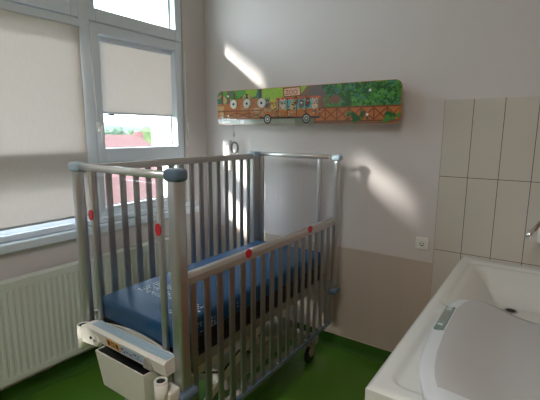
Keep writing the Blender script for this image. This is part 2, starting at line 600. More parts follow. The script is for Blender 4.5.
# operating chains
def chain(y, x, z0, z1, label, loop=0.03):
    bm = B()
    pts = [(x, y, z1), (x, y + 0.004, (z0 + z1) / 2), (x, y, z0 + loop)] + arc((x, y + loop / 2, z0 + loop / 2), loop / 2, math.pi, 2 * math.pi, 8, (0, 1, 0), (0, 0, 1)) + [(x, y + loop, z0 + loop), (x, y + loop - 0.004, (z0 + z1) / 2), (x, y + loop, z1)]
    tube(bm, pts, 0.0022, 8)
    o = obj('blind_chain', bm, M['white'], smooth=False)
    tag(o, label, 'chain')
    return o


chain(1.478, XW + 0.020, 2.26, 2.90, 'thin white blind chain hanging on the strip between the windows', 0.012)
chain(2.300, XW + 0.020, 1.47, 2.20, 'white blind chain hanging at the corner side of the right window', 0.012)
t = thing('chain_holder', 'small white chain tensioner on the frame near the room corner', 'holder', (XW + 0.01, 2.318, 1.60))
bm = B(); box(bm, XW + 0.001, XW + 0.014, 2.316, 2.336, 1.52, 1.66, 0.005)
obj('holder_body', bm, M['white'], t)
bm = B(); tube(bm, arc((XW + 0.022, 2.326, 1.56), 0.035, 0, 2 * math.pi, 20, (0, 0.35, 0), (0, 0, 1)), 0.004, 8)
obj('holder_loop', bm, M['white'], t)

# ------------------------------------------------------------------ outside
bm = B(); box(bm, -400, XW - 3.0, -300, 400, -7.0, -6.6)
g = obj('ground', bm, mat('meadow', (0.07, 0.12, 0.04), 0.9, noise=0.3, nscale=0.05)); g['kind'] = 'structure'; g['label'] = 'green ground outside far below the window'
# unseen overhang added above the windows to narrow the sun beam
bm = B(); box(bm, XW - 1.10, XW - 0.31, YR - 1.5, DB + 2.0, 3.222, 3.36)
struct('trim_6', bm, mat('added overhang board', (0.5, 0.48, 0.45), 0.8), 'unseen overhang added outside above the windows to narrow the sun beam')
bm = B(); box(bm, XW - 0.33, XW - 0.30, YR - 1.5, DB + 2.0, ZC, 3.36)
struct('trim_7', bm, mat('facade render', (0.6, 0.58, 0.54), 0.9), 'outer wall strip under the added overhang')

# red roofed house (ridge along y)
rx, rz = -13.0, 1.46
t = thing('red_roofed_house', 'house with a red tiled roof seen through the right window', 'house', (rx, 6.5, -6.6))
bm = B()
e0, e1 = 2.0, 12.2
prof = [(-8.5, e0, -1.6), (rx, 3.0, rz), (-17.5, e0, -1.6)]
vv = [bm.verts.new(p) for p in ((-8.5, e0, -1.6), (-8.5, e1 - 0.9, -1.6), (rx, 9.75, rz), (rx, 4.2, rz), (-17.5, e0, -1.6), (-17.5, e1 - 0.9, -1.6))]
for q in ((0, 1, 2, 3), (5, 4, 3, 2), (4, 0, 3), (1, 5, 2), (0, 4, 5, 1)):
    bm.faces.new([vv[i] for i in q])
obj('roof', bm, roof_mat('red tiles'), t)
bm = B(); box(bm, -17.0, -9.0, 2.5, 10.8, -6.6, -1.62)
obj('wall', bm, mat('house render', (0.7, 0.6, 0.5), 0.9), t)
bm = B(); box(bm, -13.15, -12.9, 9.70, 9.93, 0.9, 1.56)
obj('chimney', bm, mat('chimney brick', (0.09, 0.03, 0.028), 0.9), t)

t = thing('white_building', 'blank white building at the right edge of the view outside', 'building', (-18, 17, -6.6))
bm = B(); box(bm, -21.0, -15.0, 16.8, 30.0, -6.6, 8.5)
obj('wall', bm, mat('white render', (0.90, 0.90, 0.88), 0.9), t)
bm = B(); box(bm, -21.3, -14.7, 16.6, 30.3, 8.5, 8.8)
obj('roof', bm, mat('flat roof', (0.4, 0.4, 0.4), 0.9), t)
bm = B(); tube(bm, [(-14.93, 17.75, -6.6), (-14.93, 17.75, 8.4)], 0.05, 8)
obj('downpipe', bm, M['cassette'], t)


def blob_tree(name, c, r, hgt, label, col, seed):
    rnd = random.Random(seed)
    t = thing(name, label, 'tree', (c[0], c[1], -6.6), 'trees outside the window')
    bm = B()
    for k in range(16):
        a = rnd.uniform(0, 6.28); rr = r * rnd.uniform(0.0, 0.75); zz = rnd.uniform(-0.6, 0.8) * r
        q = bmesh.ops.create_icosphere(bm, subdivisions=2, radius=r * rnd.uniform(0.35, 0.55))
        for v in q['verts']:
            v.co += v.co.normalized() * rnd.uniform(-0.12, 0.12) * r + Vector((c[0] + rr * math.cos(a), c[1] + rr * math.sin(a), c[2] + zz))
    obj('crown', bm, mat(name + ' leaves', col, 0.9, noise=0.5, nscale=3.0), t)
    bm = B(); tube(bm, [(c[0], c[1], -6.6), (c[0], c[1], c[2])], 0.25, 8)
    obj('trunk', bm, mat('bark', (0.12, 0.08, 0.05), 0.9), t)


blob_tree('leafy_tree', (-24, 18.4, 0.2), 1.5, 5, 'bright green tree between the red roof and the white building', (0.04, 0.065, 0.018), 3)
blob_tree('leafy_tree', (-40, 26.2, -0.6), 2.2, 5, 'round green tree far beyond the left end of the red roof', (0.03, 0.05, 0.025), 4)
blob_tree('leafy_tree', (-42, 30.6, -0.4), 2.0, 5, 'round green tree far beyond the middle of the red roof', (0.034, 0.055, 0.025), 5)

# hazy hills
def hills(name, x, ztop, col, amp, seed, label):
    rnd = random.Random(seed)
    bm = B()
    n = 60
    prev = None
    ph = [rnd.uniform(0, 6) for _ in range(4)]
    rows = []
    for i in range(n + 1):
        y = -200 + 700 * i / n
        h = ztop + amp * (math.sin(y * 0.018 + ph[0]) + 0.5 * math.sin(y * 0.051 + ph[1]) + 0.25 * math.sin(y * 0.13 + ph[2]))
        rows.append([bm.verts.new((x + 60, y, -6.7)), bm.verts.new((x + 25, y, -6.7 + (h + 6.7) * 0.7)), bm.verts.new((x, y, h)), bm.verts.new((x - 40, y, -6.7))])
    for a, b in zip(rows, rows[1:]):
        for k in range(3):
            f = bm.faces.new([a[k], b[k], b[k + 1], a[k + 1]])
            f.smooth = True
    o = obj(name, bm, mat(name + ' forest', col, 1.0, noise=0.35, nscale=0.15))
    o['kind'] = 'structure'
    o['label'] = label


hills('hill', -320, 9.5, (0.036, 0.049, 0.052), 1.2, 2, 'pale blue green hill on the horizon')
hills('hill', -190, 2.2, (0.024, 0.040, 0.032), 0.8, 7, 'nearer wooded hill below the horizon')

# ------------------------------------------------------------------ radiator
XRAD = XW + 0.10
t = thing('radiator', 'long white ribbed panel radiator below the windows', 'radiator', (XW + 0.06, 1.2, 0.17))
ry0, ry1, rz0, rz1 = 0.20, 2.10, 0.175, 0.757
bm = B()
# fluted front panel
prof = []
pitch = 0.0340
y = ry0 + 0.02
ys = [(ry0, 0.006)]
while y < ry1 - 0.03:
    ys += [(y, 0.004), (y + pitch * 0.18, 0.0), (y + pitch * 0.50, 0.0), (y + pitch * 0.68, 0.004), (y + pitch * 0.99, 0.004)]
    y += pitch
ys += [(ry1, 0.006)]
zin = [rz0, rz0 + 0.035, rz0 + 0.042, rz1 - 0.047, rz1 - 0.040, rz1 - 0.004]
grid = []
for (yy, dp) in ys:
    col = []
    for k, zz in enumerate(zin):
        d = 0.0 if k in (0, 1, 4, 5) else -0.006 + dp * 1.6
        if k in (0, 1, 4, 5):
            d = 0.0
        col.append(bm.verts.new((XRAD + d, yy, zz)))
    grid.append(col)
for a, b in zip(grid, grid[1:]):
    for k in range(len(zin) - 1):
        bm.faces.new([a[k], b[k], b[k + 1], a[k + 1]])
box(bm, XRAD - 0.012, XRAD - 0.0085, ry0, ry1, rz0, rz1 - 0.004)
obj('front_panel', bm, M['radiator'], t)
bm = B(); box(bm, XW + 0.035, XRAD + 0.001, ry0, ry1, rz1 - 0.004, rz1 + 0.004, 0.002)
obj('top_grille', bm, M['radiator'], t)
for yy in (ry0 - 0.003, ry1):
    bm = B(); box(bm, XW + 0.03, XRAD + 0.001, yy, yy + 0.003, rz0, rz1 + 0.003)
    obj('side_cover', bm, M['radiator'], t)
bm = B(); box(bm, XW + 0.03, XW + 0.045, ry0 + 0.005, ry1 - 0.005, rz0, rz1 - 0.01)
obj('rear_panel', bm, M['radiator'], t)
for yy in (0.5, 1.8):
    bm = B(); box(bm, XW + 0.002, XW + 0.029, yy, yy + 0.03, 0.25, 0.70)
    obj('bracket', bm, M['radiator'], t)
bm = B(); tube(bm, [(XW + 0.055, 0.28, 0.0), (XW + 0.055, 0.28, 0.18)], 0.009, 10)
obj('pipe', bm, M['white'], t)

# ------------------------------------------------------------------ crib
CX0, CX1 = -1.78, -1.125      # planes of far and near slats
FY, HY = 0.98, 2.40           # foot and head posts
ZT = 1.425                    # rail axis height
crib = thing('hospital_crib', 'hospital crib with aluminium slats, near side lowered, standing by the radiator', 'crib', (-1.45, 1.69, 0.0))


def post(x0, x1, y0, y1, z0, z1, bev):
    bm = B(); box(bm, x0, x1, y0, y1, z0, z1, bev, 4)
    return obj('post', bm, M['alu'], crib)


PF = post(-1.153, -1.100, FY - 0.002, FY + 0.052, 0.555, 1.405, 0.012)     # foot near
PFL = post(-1.812, -1.757, FY - 0.005, FY + 0.045, 0.600, 1.405, 0.024)    # foot far
PHL = post(-1.812, -1.757, HY - 0.085, HY, 0.555, 1.405, 0.014)
PHR = post(-1.146, -1.108, HY - 0.045, HY, 0.535, 1.405, 0.014)
# guide channels standing inside the posts
for (xa, ya) in ((-1.745, FY + 0.02), (-1.165, FY + 0.035)):
    pass


def cap(x0, x1, y0, y1, z0, z1, m):
    bm = B(); box(bm, x0, x1, y0, y1, z0, z1, 0.016, 4)
    return obj('post_cap', bm, m, crib, smooth=True)


cap(-1.164, -1.090, FY - 0.012, FY + 0.058, 1.398, 1.446, M['bluegrey'])
cap(-1.822, -1.750, FY - 0.012, FY + 0.050, 1.398, 1.440, M['lightblue'])
cap(-1.822, -1.745, HY - 0.092, HY + 0.012, 1.398, 1.440, M['lightblue'])
cap(-1.158, -1.100, HY - 0.052, HY + 0.012, 1.398, 1.438, M['lightblue'])


def end_frame(y, ztop, xa, xb, w1_, w2_, zb, btn):
    # cross tube
    bm = B()
    tube(bm, [(xa - 0.09, y, ztop), (xb + 0.07, y, ztop)], 0.0165, 16)
    obj('cross_tube', bm, M['tube'], crib)
    for x, r in ((xa, w1_), (xb, w2_)):
        bm = B(); box(bm, x - r, x + r, y - 0.012, y + 0.012, zb, ztop - 0.010, 0.008, 3)
        p = obj('end_upright', bm, M['alu'], crib, smooth=True)
        if btn:
            bm = B()
            disc(bm, (x, y - 0.018, btn), 0.0155, 0.006, 'y', 20)
            for v in bm.verts:
                v.co.z = btn + (v.co.z - btn) * 1.6
            q = obj('release_button', bm, M['red'], p)
            q['label'] = 'oval red release button'
    bm = B(); box(bm, xa + w1_, xb - w2_, y - 0.003, y + 0.003, zb + 0.02, ztop - 0.035, 0.001, 1)
    obj('clear_panel', bm, M['clear'], crib)


end_frame(FY + 0.02, 1.418, -1.675, -1.215, 0.012, 0.013, 0.66, 1.205)
end_frame(HY - 0.02, 1.422, -1.740, -1.255, 0.020, 0.014, 0.66, None)


# side gates : near one slid down, far one up
def gate(x, ztop, y0, y1, near):
    zb = ztop - 0.745
    bm = B()
    rh = 0.048 if near else 0.036
    prism(bm, [(x - 0.013, y0, ztop - rh), (x + 0.013, y0, ztop - rh), (x + 0.016, y0, ztop - 0.018), (x + 0.012, y0, ztop - 0.002), (x, y0, ztop + 0.002), (x - 0.012, y0, ztop - 0.002), (x - 0.016, y0, ztop - 0.018)], (0, y1 - y0, 0))
    r = obj('top_rail', bm, M['rail'], crib)
    if near:
        for yy in (1.467 / 1.165 * 1.125, 2.074 / 1.165 * 1.125):
            bm = B()
            disc(bm, (x + 0.012, yy, ztop - 0.012), 0.021, 0.008, 'x', 20)
            q = obj('release_button', bm, M['red'], r)
            q['label'] = 'red release button on the lowered side rail'
    bm = B(); box(bm, x - 0.010, x + 0.010, y0, y1, zb, zb + 0.022, 0.005)
    obj('bottom_rail', bm, M['bluegrey'] if near else M['rail'], crib)
    proto = None
    n = 17
    p = 0.0800
    ya = 0.950 * 1.125 if near else 0.937 * 1.78
    ya = 1.072
    for k in range(n):
        yc = ya + p * k
        if proto is None:
            bm = B()
            w = 0.0165
            box(bm, x - 0.0065, x + 0.0065, yc - w, yc + w, zb + 0.02, ztop - 0.034, 0.003, 2)
            proto = obj('slat', bm, M['slat'], crib)
        else:
            copy_to(proto, (0, p * k, 0), crib)


gate(CX1, 1.032, FY + 0.056, HY - 0.066, True)
gate(CX0, 1.425, FY + 0.046, HY - 0.086, False)

# end bumper at the foot with labels
bm = B()
by0, by1 = 0.915, 0.985
prism(bm, [(-1.655, by0 + 0.02, 0.634), (-1.655, by0 + 0.008, 0.690), (-1.655, by0 + 0.02, 0.700), (-1.655, by1, 0.704), (-1.655, by1, 0.634)], (0.515, 0, 0), bev=0.003)
bump = obj('end_bumper', bm, M['offwhite'], crib)
bm = B()
for k in range(3):
    box(bm, -1.650, -1.145, by0 + 0.027 + 0.014 * k, by0 + 0.036 + 0.014 * k, 0.7045, 0.7075, 0.0012, 1)
box(bm, -1.652, -1.143, by0 + 0.024, by1 - 0.004, 0.7025, 0.7045)
q = obj('ribbed_top', bm, M['lightblue'], bump)  # pale blue stands in for the window reflected on the ledge
q['label'] = 'ribbed top strip of the bumper, window reflection painted in as pale blue'


def on_front(bm, x0, x1, z0, z1, off, mi=0):
    # plate lying on the tilted front face of the bumper
    def yy(z):
        return by0 + 0.02 - 0.012 * (z - 0.634) / 0.056 - off
    v = [bm.verts.new(p) for p in ((x0, yy(z0), z0), (x1, yy(z0), z0), (x1, yy(z1), z1), (x0, yy(z1), z1))]
    v2 = [bm.verts.new((p.co.x, p.co.y + 0.0008, p.co.z)) for p in v]
    for q_ in ((0, 1, 2, 3),):
        bm.faces.new([v[i] for i in q_]).material_index = mi
    for i in range(4):
        bm.faces.new([v[i], v[(i + 1) % 4], v2[(i + 1) % 4], v2[i]]).material_index = mi
    bm.faces.new(v2[::-1]).material_index = mi


bm = B()
on_front(bm, -1.525, -1.430, 0.644, 0.682, 0.0012)
for (a, b_, mi) in ((-1.515, -1.500, 1), (-1.490, -1.465, 2), (-1.455, -1.440, 1)):
    on_front(bm, a, b_, 0.652, 0.675, 0.0022, mi)
on_front(bm, -1.484, -1.471, 0.659, 0.668, 0.003, 0)
q = obj('control_label', bm, [M['orange_label'], M['ink'], M['green_ink']], bump)
q['label'] = 'orange sticker with dark symbols'
bm = B()
on_front(bm, -1.428, -1.270, 0.643, 0.680, 0.0012)
rnd = random.Random(5)
for k in range(16):
    x = -1.42 + 0.0090 * k
    z = 0.648 + rnd.uniform(0, 0.018)
    on_front(bm, x, x + rnd.uniform(0.004, 0.008), z, z + rnd.uniform(0.003, 0.009), 0.0022, 1 + (k % 3 == 0))
q = obj('information_label', bm, [M['blue_label'], M['ink'], M['red_ink']], bump)
q['label'] = 'pale blue sticker with small printed marks'
# triangular grey handle on the bumper
bm = B(); prism(bm, [(-1.262, by0 + 0.003, 0.640), (-1.215, by0 + 0.003, 0.640), (-1.222, by0 - 0.002, 0.672), (-1.236, by0 - 0.004, 0.690), (-1.248, by0 - 0.002, 0.688)], (0, 0.02, 0), bev=0.002)
obj('lock_lever', bm, M['chassis'], bump)


# corner brackets with accessory sockets
bm = B()
prism(bm, [(-1.722, 0.925, 0.600), (-1.600, 0.925, 0.612), (-1.584, 0.925, 0.640), (-1.604, 0.925, 0.672), (-1.640, 0.925, 0.696), (-1.680, 0.925, 0.700), (-1.722, 0.925, 0.682)], (0, 0.06, 0), bev=0.004)
b_ = obj('corner_bracket', bm, M['offwhite'], crib)
bm = B()
tube(bm, [(-1.745, 0.950, 0.560), (-1.745, 0.950, 0.668)], 0.030, 20)
tube(bm, arc((-1.745, 0.950, 0.668), 0.025, 0, 2 * math.pi * 23 / 24, 23, (1, 0, 0), (0, 1, 0)), 0.005, 8, closed=True)
disc(bm, (-1.745, 0.950, 0.6682), 0.020, 0.0004, 'z', 20, mi=1)
obj('accessory_socket', bm, [M['offwhite'], M['darkhole']], b_)
bm = B(); disc(bm, (-1.645, 0.9215, 0.645), 0.007, 0.004, 'y', 14)
obj('screw', bm, M['darkhole'], b_)
bm = B(); disc(bm, (-1.615, 0.9215, 0.642), 0.006, 0.004, 'y', 14)
obj('screw', bm, M['steel'], b_)
bm = B()
tube(bm, [(-1.132, 0.900, 0.535), (-1.132, 0.900, 0.640)], 0.026, 20)
tube(bm, arc((-1.132, 0.900, 0.640), 0.022, 0, 2 * math.pi * 23 / 24, 23, (1, 0, 0), (0, 1, 0)), 0.005, 8, closed=True)
disc(bm, (-1.132, 0.900, 0.6402), 0.017, 0.0004, 'z', 20, mi=1)
box(bm, -1.165, -1.10, 0.910, 0.972, 0.520, 0.590, 0.01)
obj('accessory_socket', bm, [M['offwhite'], M['darkhole']], crib)
# blue grey collar at the foot of the near post
bm = B(); box(bm, -1.168, -1.080, 0.955, 1.055, 0.515, 0.556, 0.016, 4)
obj('post_collar', bm, M['bluegrey'], crib, smooth=True)
bm = B(); tube(bm, [(-1.175, 0.945, 0.545), (-1.172, 0.94, 0.575), (-1.160, 0.938, 0.592)], 0.007, 8)
obj('release_hook', bm, M['white'], crib)
bm = B(); box(bm, -1.160, -1.085, HY - 0.075, HY + 0.01, 0.500, 0.536, 0.012, 3)
obj('post_collar', bm, M['bluegrey'], crib, smooth=True)
bm = B(); box(bm, -1.825, -1.745, HY - 0.095, HY + 0.01, 0.515, 0.556, 0.012, 3)
obj('post_collar', bm, M['bluegrey'], crib, smooth=True)

# mattress platform
bm = B()
box(bm, -1.745, -1.185, 1.03, 2.350, 0.600, 0.6285, 0.006)
obj('mattress_platform', bm, M['black'], crib)
bm = B()
n = 14
arcp = []
for i in range(n + 1):
    a = i / n
    arcp.append((-1.66 + 0.47 * a, 0.998, 0.682 + 0.026 * math.sin(math.pi * a)))
prism(bm, [(-1.66, 0.998, 0.640)] + arcp + [(-1.19, 0.998, 0.640)], (0, 0.012, 0))
q = obj('platform_end', bm, M['offwhite'], crib)
# side frame tubes below platform
for x in (-1.70, -1.21):
    bm = B(); box(bm, x - 0.02, x + 0.02, 1.00, HY - 0.03, 0.545, 0.598, 0.006)
    obj('side_frame', bm, M['chassis'], crib)
for y in (1.035, 2.36):
    bm = B(); box(bm, -1.79, -1.115, y - 0.02, y + 0.02, 0.520, 0.598, 0.006)
    obj('cross_frame', bm, M['chassis'], crib)
# lower chassis
for x in (-1.66, -1.25):
    bm = B(); box(bm, x - 0.022, x + 0.022, 1.08, 2.30, 0.150, 0.200, 0.006)
    obj('chassis_rail', bm, M['chassis'], crib)
for y in (1.15, 2.28):
    bm = B(); box(bm, -1.72, -1.19, y - 0.025, y + 0.025, 0.140, 0.195, 0.006)
    obj('chassis_crossbar', bm, M['chassis'], crib)
bm = B(); box(bm, -1.62, -1.29, 1.45, 2.18, 0.205, 0.315, 0.02, 3)
obj('base_cover', bm, M['chassis'], crib)
# lifting arms (crossing)
for x in (-1.60, -1.31):
    for (ya, za, yb, zb_) in ((1.20, 0.20, 2.00, 0.56), (2.10, 0.20, 1.35, 0.56)):
        bm = B()
        d = Vector((0, yb - ya, zb_ - za)).normalized()
        nrm = Vector((0, -d.z, d.y)) * 0.022
        dx = 0.012 if yb > ya else -0.014
        P0 = Vector((x + dx, ya, za)); P1 = Vector((x + dx, yb, zb_))
        prism(bm, [P0 - nrm, P1 - nrm, P1 + nrm, P0 + nrm], (0.012, 0, 0), bev=0.002)
        obj('lifting_arm', bm, M['offwhite'], crib)
# white underbody shells seen through the slats
bm = B()
prism(bm, [(-1.56, 1.10, 0.565), (-1.56, 1.10, 0.470), (-1.56, 1.30, 0.430), (-1.56, 1.62, 0.500), (-1.56, 1.66, 0.565)], (0.30, 0, 0), bev=0.01)
obj('motor_housing', bm, M['white'], crib)
bm = B()
tube(bm, [(-1.42, 1.50, 0.50), (-1.42, 1.92, 0.30)], 0.022, 12)
obj('lifting_column', bm, M['alu'], crib)
bm = B()
tube(bm, [(-1.30, 1.25, 0.43), (-1.27, 1.40, 0.36), (-1.29, 1.56, 0.40), (-1.31, 1.72, 0.30)], 0.006, 8)
obj('cable', bm, M['black'], crib)


# castors
def castor(x, y):
    bm = B()
    prism(bm, [(x - 0.022, y - 0.03, 0.135), (x - 0.022, y - 0.055, 0.09), (x - 0.022, y - 0.03, 0.05), (x - 0.022, y + 0.01, 0.05), (x - 0.022, y + 0.03, 0.135)], (0.007, 0, 0))
    prism(bm, [(x + 0.015, y - 0.03, 0.135), (x + 0.015, y - 0.055, 0.09), (x + 0.015, y - 0.03, 0.05), (x + 0.015, y + 0.01, 0.05), (x + 0.015, y + 0.03, 0.135)], (0.007, 0, 0))
    box(bm, x - 0.026, x + 0.026, y - 0.035, y + 0.035, 0.128, 0.150, 0.004)
    f = obj('castor', bm, M['chassis'], crib)
    bm = B()
    disc(bm, (x - 0.014, y - 0.015, 0.05), 0.05, 0.028, 'x', 28)
    w = obj('wheel', bm, M['tyre'], f)
    bm = B()
    for s in (-0.0155, 0.0142):
        disc(bm, (x + s, y - 0.015, 0.05), 0.026, 0.0013, 'x', 20)
    return f


for (x, y) in ((-1.235, 2.275), (-1.70, 2.275), (-1.235, 1.16), (-1.70, 1.16)):
    castor(x, y)

# storage bin hanging under the bumper
t = thing('storage_bin', 'white plastic bin hanging under the foot end of the crib', 'bin', (-1.40, 0.98, 0.47))
bm = B()
bx0, bx1, bya, byb, bz0, bz1 = -1.545, -1.225, 0.890, 1.008, 0.465, 0.630
o_ = [(-1.530, 0.905, bz0), (-1.240, 0.905, bz0), (-1.240, byb, bz0), (-1.530, byb, bz0)]
top = [(-1.555, bya, bz1), (-1.225, bya, bz1 - 0.0), (-1.215, byb, bz1), (-1.555, byb, bz1)]
w_ = 0.006
vo = [bm.verts.new(p) for p in o_]
vt = [bm.verts.new(p) for p in top]
c0 = Vector((-1.39, 0.965, 0))


def inset(p, zup=0.0):
    p = Vector(p)
    return Vector((p.x + (w_ if p.x < c0.x else -w_), p.y + (w_ if p.y < c0.y else -w_), p.z + zup))


vi = [bm.verts.new(inset(p, 0.006)) for p in o_]
vti = [bm.verts.new(inset(p)) for p in top]
bm.faces.new(vo[::-1]); bm.faces.new(vi)
for i in range(4):
    j = (i + 1) % 4
    bm.faces.new([vo[i], vo[j], vt[j], vt[i]])
    bm.faces.new([vi[j], vi[i], vti[i], vti[j]]).material_index = 1
    bm.faces.new([vt[i], vt[j], vti[j], vti[i]])
obj('bin_body', bm, [M['offwhite'], mat('shaded bin inside', (0.05, 0.055, 0.05), 0.6)], t)  # inner sides coloured dark: shade inside the white bin is painted in
for x in (-1.50, -1.28):
    bm = B(); box(bm, x, x + 0.02, byb - 0.0065, byb - 0.001, bz1 - 0.03, 0.6325, 0.002)
    obj('hanger', bm, M['offwhite'], t)

# ------------------------------------------------------------------ mattress
t = thing('mattress', 'blue wipe clean mattress with white print lying in the crib', 'mattress', (-1.46, 1.70, 0.63))
bm = B()
mx0, mx1, my0, my1, mz0, mz1 = -1.740, -1.190, 1.015, 2.340, 0.690, 0.785
nx, ny = 12, 26


def sm(a):
    return a


box(bm, mx0, mx1, my0, my1, mz0 + 0.001, mz1, 0.020, 4)
obj('cover', bm, M['mattress'], t, smooth=True)
bm = B(); box(bm, mx0 + 0.004, mx1 - 0.004, my0 + 0.02, my1 - 0.004, 0.6290, mz0 + 0.004, 0.008, 3)
q = obj('base_cover', bm, M['black'], t)
q['label'] = 'black lower half of the mattress'
bm = B(); rnd = random.Random(11)


def marks(bm, fn, u0, u1, v0, v1, rows, cols):
    for r_ in range(rows):
        for c_ in range(cols):
            if rnd.random() < 0.25:
                continue
            u = u0 + (u1 - u0) * c_ / cols
            v = v0 + (v1 - v0) * r_ / rows
            du = (u1 - u0) / cols * rnd.uniform(0.3, 0.8)
            dv = (v1 - v0) / rows * rnd.uniform(0.3, 0.65)
            P = [fn(u, v), fn(u + du, v), fn(u + du, v + dv), fn(u, v + dv)]
            bm.faces.new([bm.verts.new(p) for p in P])


top_f = lambda u, v: (u, v, mz1 + 0.0006)
side_f = lambda u, v: (mx1 + 0.0006, u, v)
for fn, a in ((top_f, (-1.66, -1.40, 1.20, 1.34, 9, 12)), (top_f, (-1.34, -1.21, 1.11, 1.26, 9, 7)), (side_f, (1.11, 1.19, 0.705, 0.755, 7, 4)), (side_f, (1.24, 1.30, 0.705, 0.755, 7, 3)), (side_f, (1.37, 1.45, 0.730, 0.755, 3, 3))):
    bm = B()
    marks(bm, fn, *a)
    obj('print', bm, M['print'], t)


# ------------------------------------------------------------------ printed service panel on the wall
PX0, PX1, PZ0, PZ1, PY = -2.212, -0.752, 1.636, 1.893, 2.43
t = thing('bedhead_panel', 'long wall panel printed with a cartoon zoo scene above the crib', 'wall panel', ((PX0 + PX1) / 2, DB, PZ0))


def rrect(x0, x1, z0, z1, r, y, n=6):
    pts = []
    for (cx_, cz_, a0) in ((x1 - r, z1 - r, 0), (x0 + r, z1 - r, 90), (x0 + r, z0 + r, 180), (x1 - r, z0 + r, 270)):
        for k in range(n + 1):
            a = math.radians(a0 + 90 * k / n)
            pts.append((cx_ + r * math.cos(a), y, cz_ + r * math.sin(a)))
    return pts


bm = B(); box(bm, PX0 + 0.06, PX1 - 0.06, PY + 0.0065, DB - 0.0005, PZ0 + 0.03, PZ1 - 0.03, 0.008)
obj('housing', bm, M['white'], t)
M['art_olive'] = mat('print ground', (0.26, 0.29, 0.20), 0.2, coat=1.0, noise=0.15, nscale=30)
art = {
    'sky': (0.36, 0.52, 0.10), 'dkgreen': (0.020, 0.11, 0.025), 'green': (0.06, 0.24, 0.04), 'green2': (0.10, 0.34, 0.07), 'teal': (0.05, 0.22, 0.16),
    'lime': (0.30, 0.50, 0.06), 'brown': (0.16, 0.055, 0.02), 'orange': (0.50, 0.165, 0.045), 'tan': (0.46, 0.26, 0.11), 'sand': (0.60, 0.40, 0.20),
    'fence': (0.20, 0.06, 0.02), 'white': (0.80, 0.80, 0.78), 'ink': (0.02, 0.02, 0.02), 'red': (0.55, 0.10, 0.05), 'cyan': (0.10, 0.45, 0.45),
    'grey': (0.14, 0.12, 0.11), 'path': (0.30, 0.33, 0.26), 'yellow': (0.75, 0.55, 0.10), 'pink': (0.75, 0.45, 0.33), 'bark': (0.20, 0.11, 0.07),
}
names = list(art)
AM = [mat('print ' + k, c, 0.22, noise=0.18 if k not in ('ink', 'white') else 0, nscale=45, coat=0.35) for k, c in art.items()]
bm = B()
prism(bm, rrect(PX0, PX1, PZ0, PZ1, 0.045, PY), (0, 0.005, 0), mi=names.index('orange'))
pan = bm
layer = [0]


def inside(x, z):
    r = 0.045
    cx_ = min(max(x, PX0 + r), PX1 - r); cz_ = min(max(z, PZ0 + r), PZ1 - r)
    d = math.hypot(x - cx_, z - cz_)
    if d > r - 0.002 and d > 1e-9:
        k = (r - 0.002) / d
        return cx_ + (x - cx_) * k, cz_ + (z - cz_) * k
    return x, z


def U(u):       # photo pixel column to panel x (used only as a ruler along the panel)
    return PX0 + (PX1 - PX0) * u


def poly(pts, c, lift=None):
    """flat printed patch; pts in panel fractions (u right, v up)"""
    layer[0] += 1
    yy = PY - 0.00012 - 0.0000018 * layer[0]
    vs = []
    for (u, v) in pts:
        x, z = inside(PX0 + (PX1 - PX0) * min(max(u, 0.002), 0.998), PZ0 + (PZ1 - PZ0) * min(max(v, 0.01), 0.99))
        vs.append(pan.verts.new((x, yy, z)))
    try:
        f = pan.faces.new(vs)
        f.material_index = names.index(c)
    except ValueError:
        pass


ASP = (PX1 - PX0) / (PZ1 - PZ0)


def rect(u0, u1, v0, v1, c):
    n = 6
    poly([(u0 + (u1 - u0) * i / n, v0) for i in range(n + 1)] + [(u1, v0 + (v1 - v0) * i / n) for i in range(1, n + 1)] + [(u1 - (u1 - u0) * i / n, v1) for i in range(1, n + 1)] + [(u0, v1 - (v1 - v0) * i / n) for i in range(1, n)], c)


def blob(u, v, r, c, n=11, jit=0.25, sx=1.0, rnd_=None):
    q = rnd_ or random
    pts = []
    for k in range(n):
        a = 2 * math.pi * k / n
        rr = r * (1 + q.uniform(-jit, jit))
        pts.append((u + rr * math.cos(a) * sx / ASP, v + rr * math.sin(a)))
    poly(pts, c)


def ell(u, v, ru, rv, c, n=20):
    poly([(u + ru * math.cos(2 * math.pi * k / n) / ASP, v + rv * math.sin(2 * math.pi * k / n)) for k in range(n)], c)


def line(u0, v0, u1, v1, w, c):
    dx = (u1 - u0) * ASP; dz = v1 - v0
    L = math.hypot(dx, dz) or 1
    nx_, nz_ = -dz / L * w / 2, dx / L * w / 2
    poly([(u0 + nx_ / ASP, v0 + nz_), (u1 + nx_ / ASP, v1 + nz_), (u1 - nx_ / ASP, v1 - nz_), (u0 - nx_ / ASP, v0 - nz_)], c)


rr_ = random.Random(21)
# backdrop
rect(0.0, 0.30, 0.45, 1.0, 'teal')
rect(0.30, 0.56, 0.55, 1.0, 'lime')
rect(0.0, 0.60, 0.30, 0.62, 'tan')
for k in range(26):
    blob(rr_.uniform(0.0, 0.25), rr_.uniform(0.72, 0.98), rr_.uniform(0.06, 0.14), rr_.choice(['green', 'teal', 'green2', 'sand']), rnd_=rr_)
for k in range(7):
    u = 0.03 + 0.042 * k
    rect(u, u + 0.012 + 0.006 * (k % 2), 0.48, 1.0, 'bark' if k % 2 else 'brown')
rect(0.12, 0.30, 0.62, 0.74, 'orange')
rect(0.0, 0.56, 0.16, 0.60, 'orange')
for k in range(14):
    blob(rr_.uniform(0.0, 0.55), rr_.uniform(0.25, 0.55), rr_.uniform(0.04, 0.09), rr_.choice(['tan', 'sand', 'orange']), sx=2.0, rnd_=rr_)
blob(0.165, 0.97, 0.16, 'green2', sx=1.6, rnd_=rr_); blob(0.235, 0.95, 0.16, 'lime', sx=1.2, rnd_=rr_)
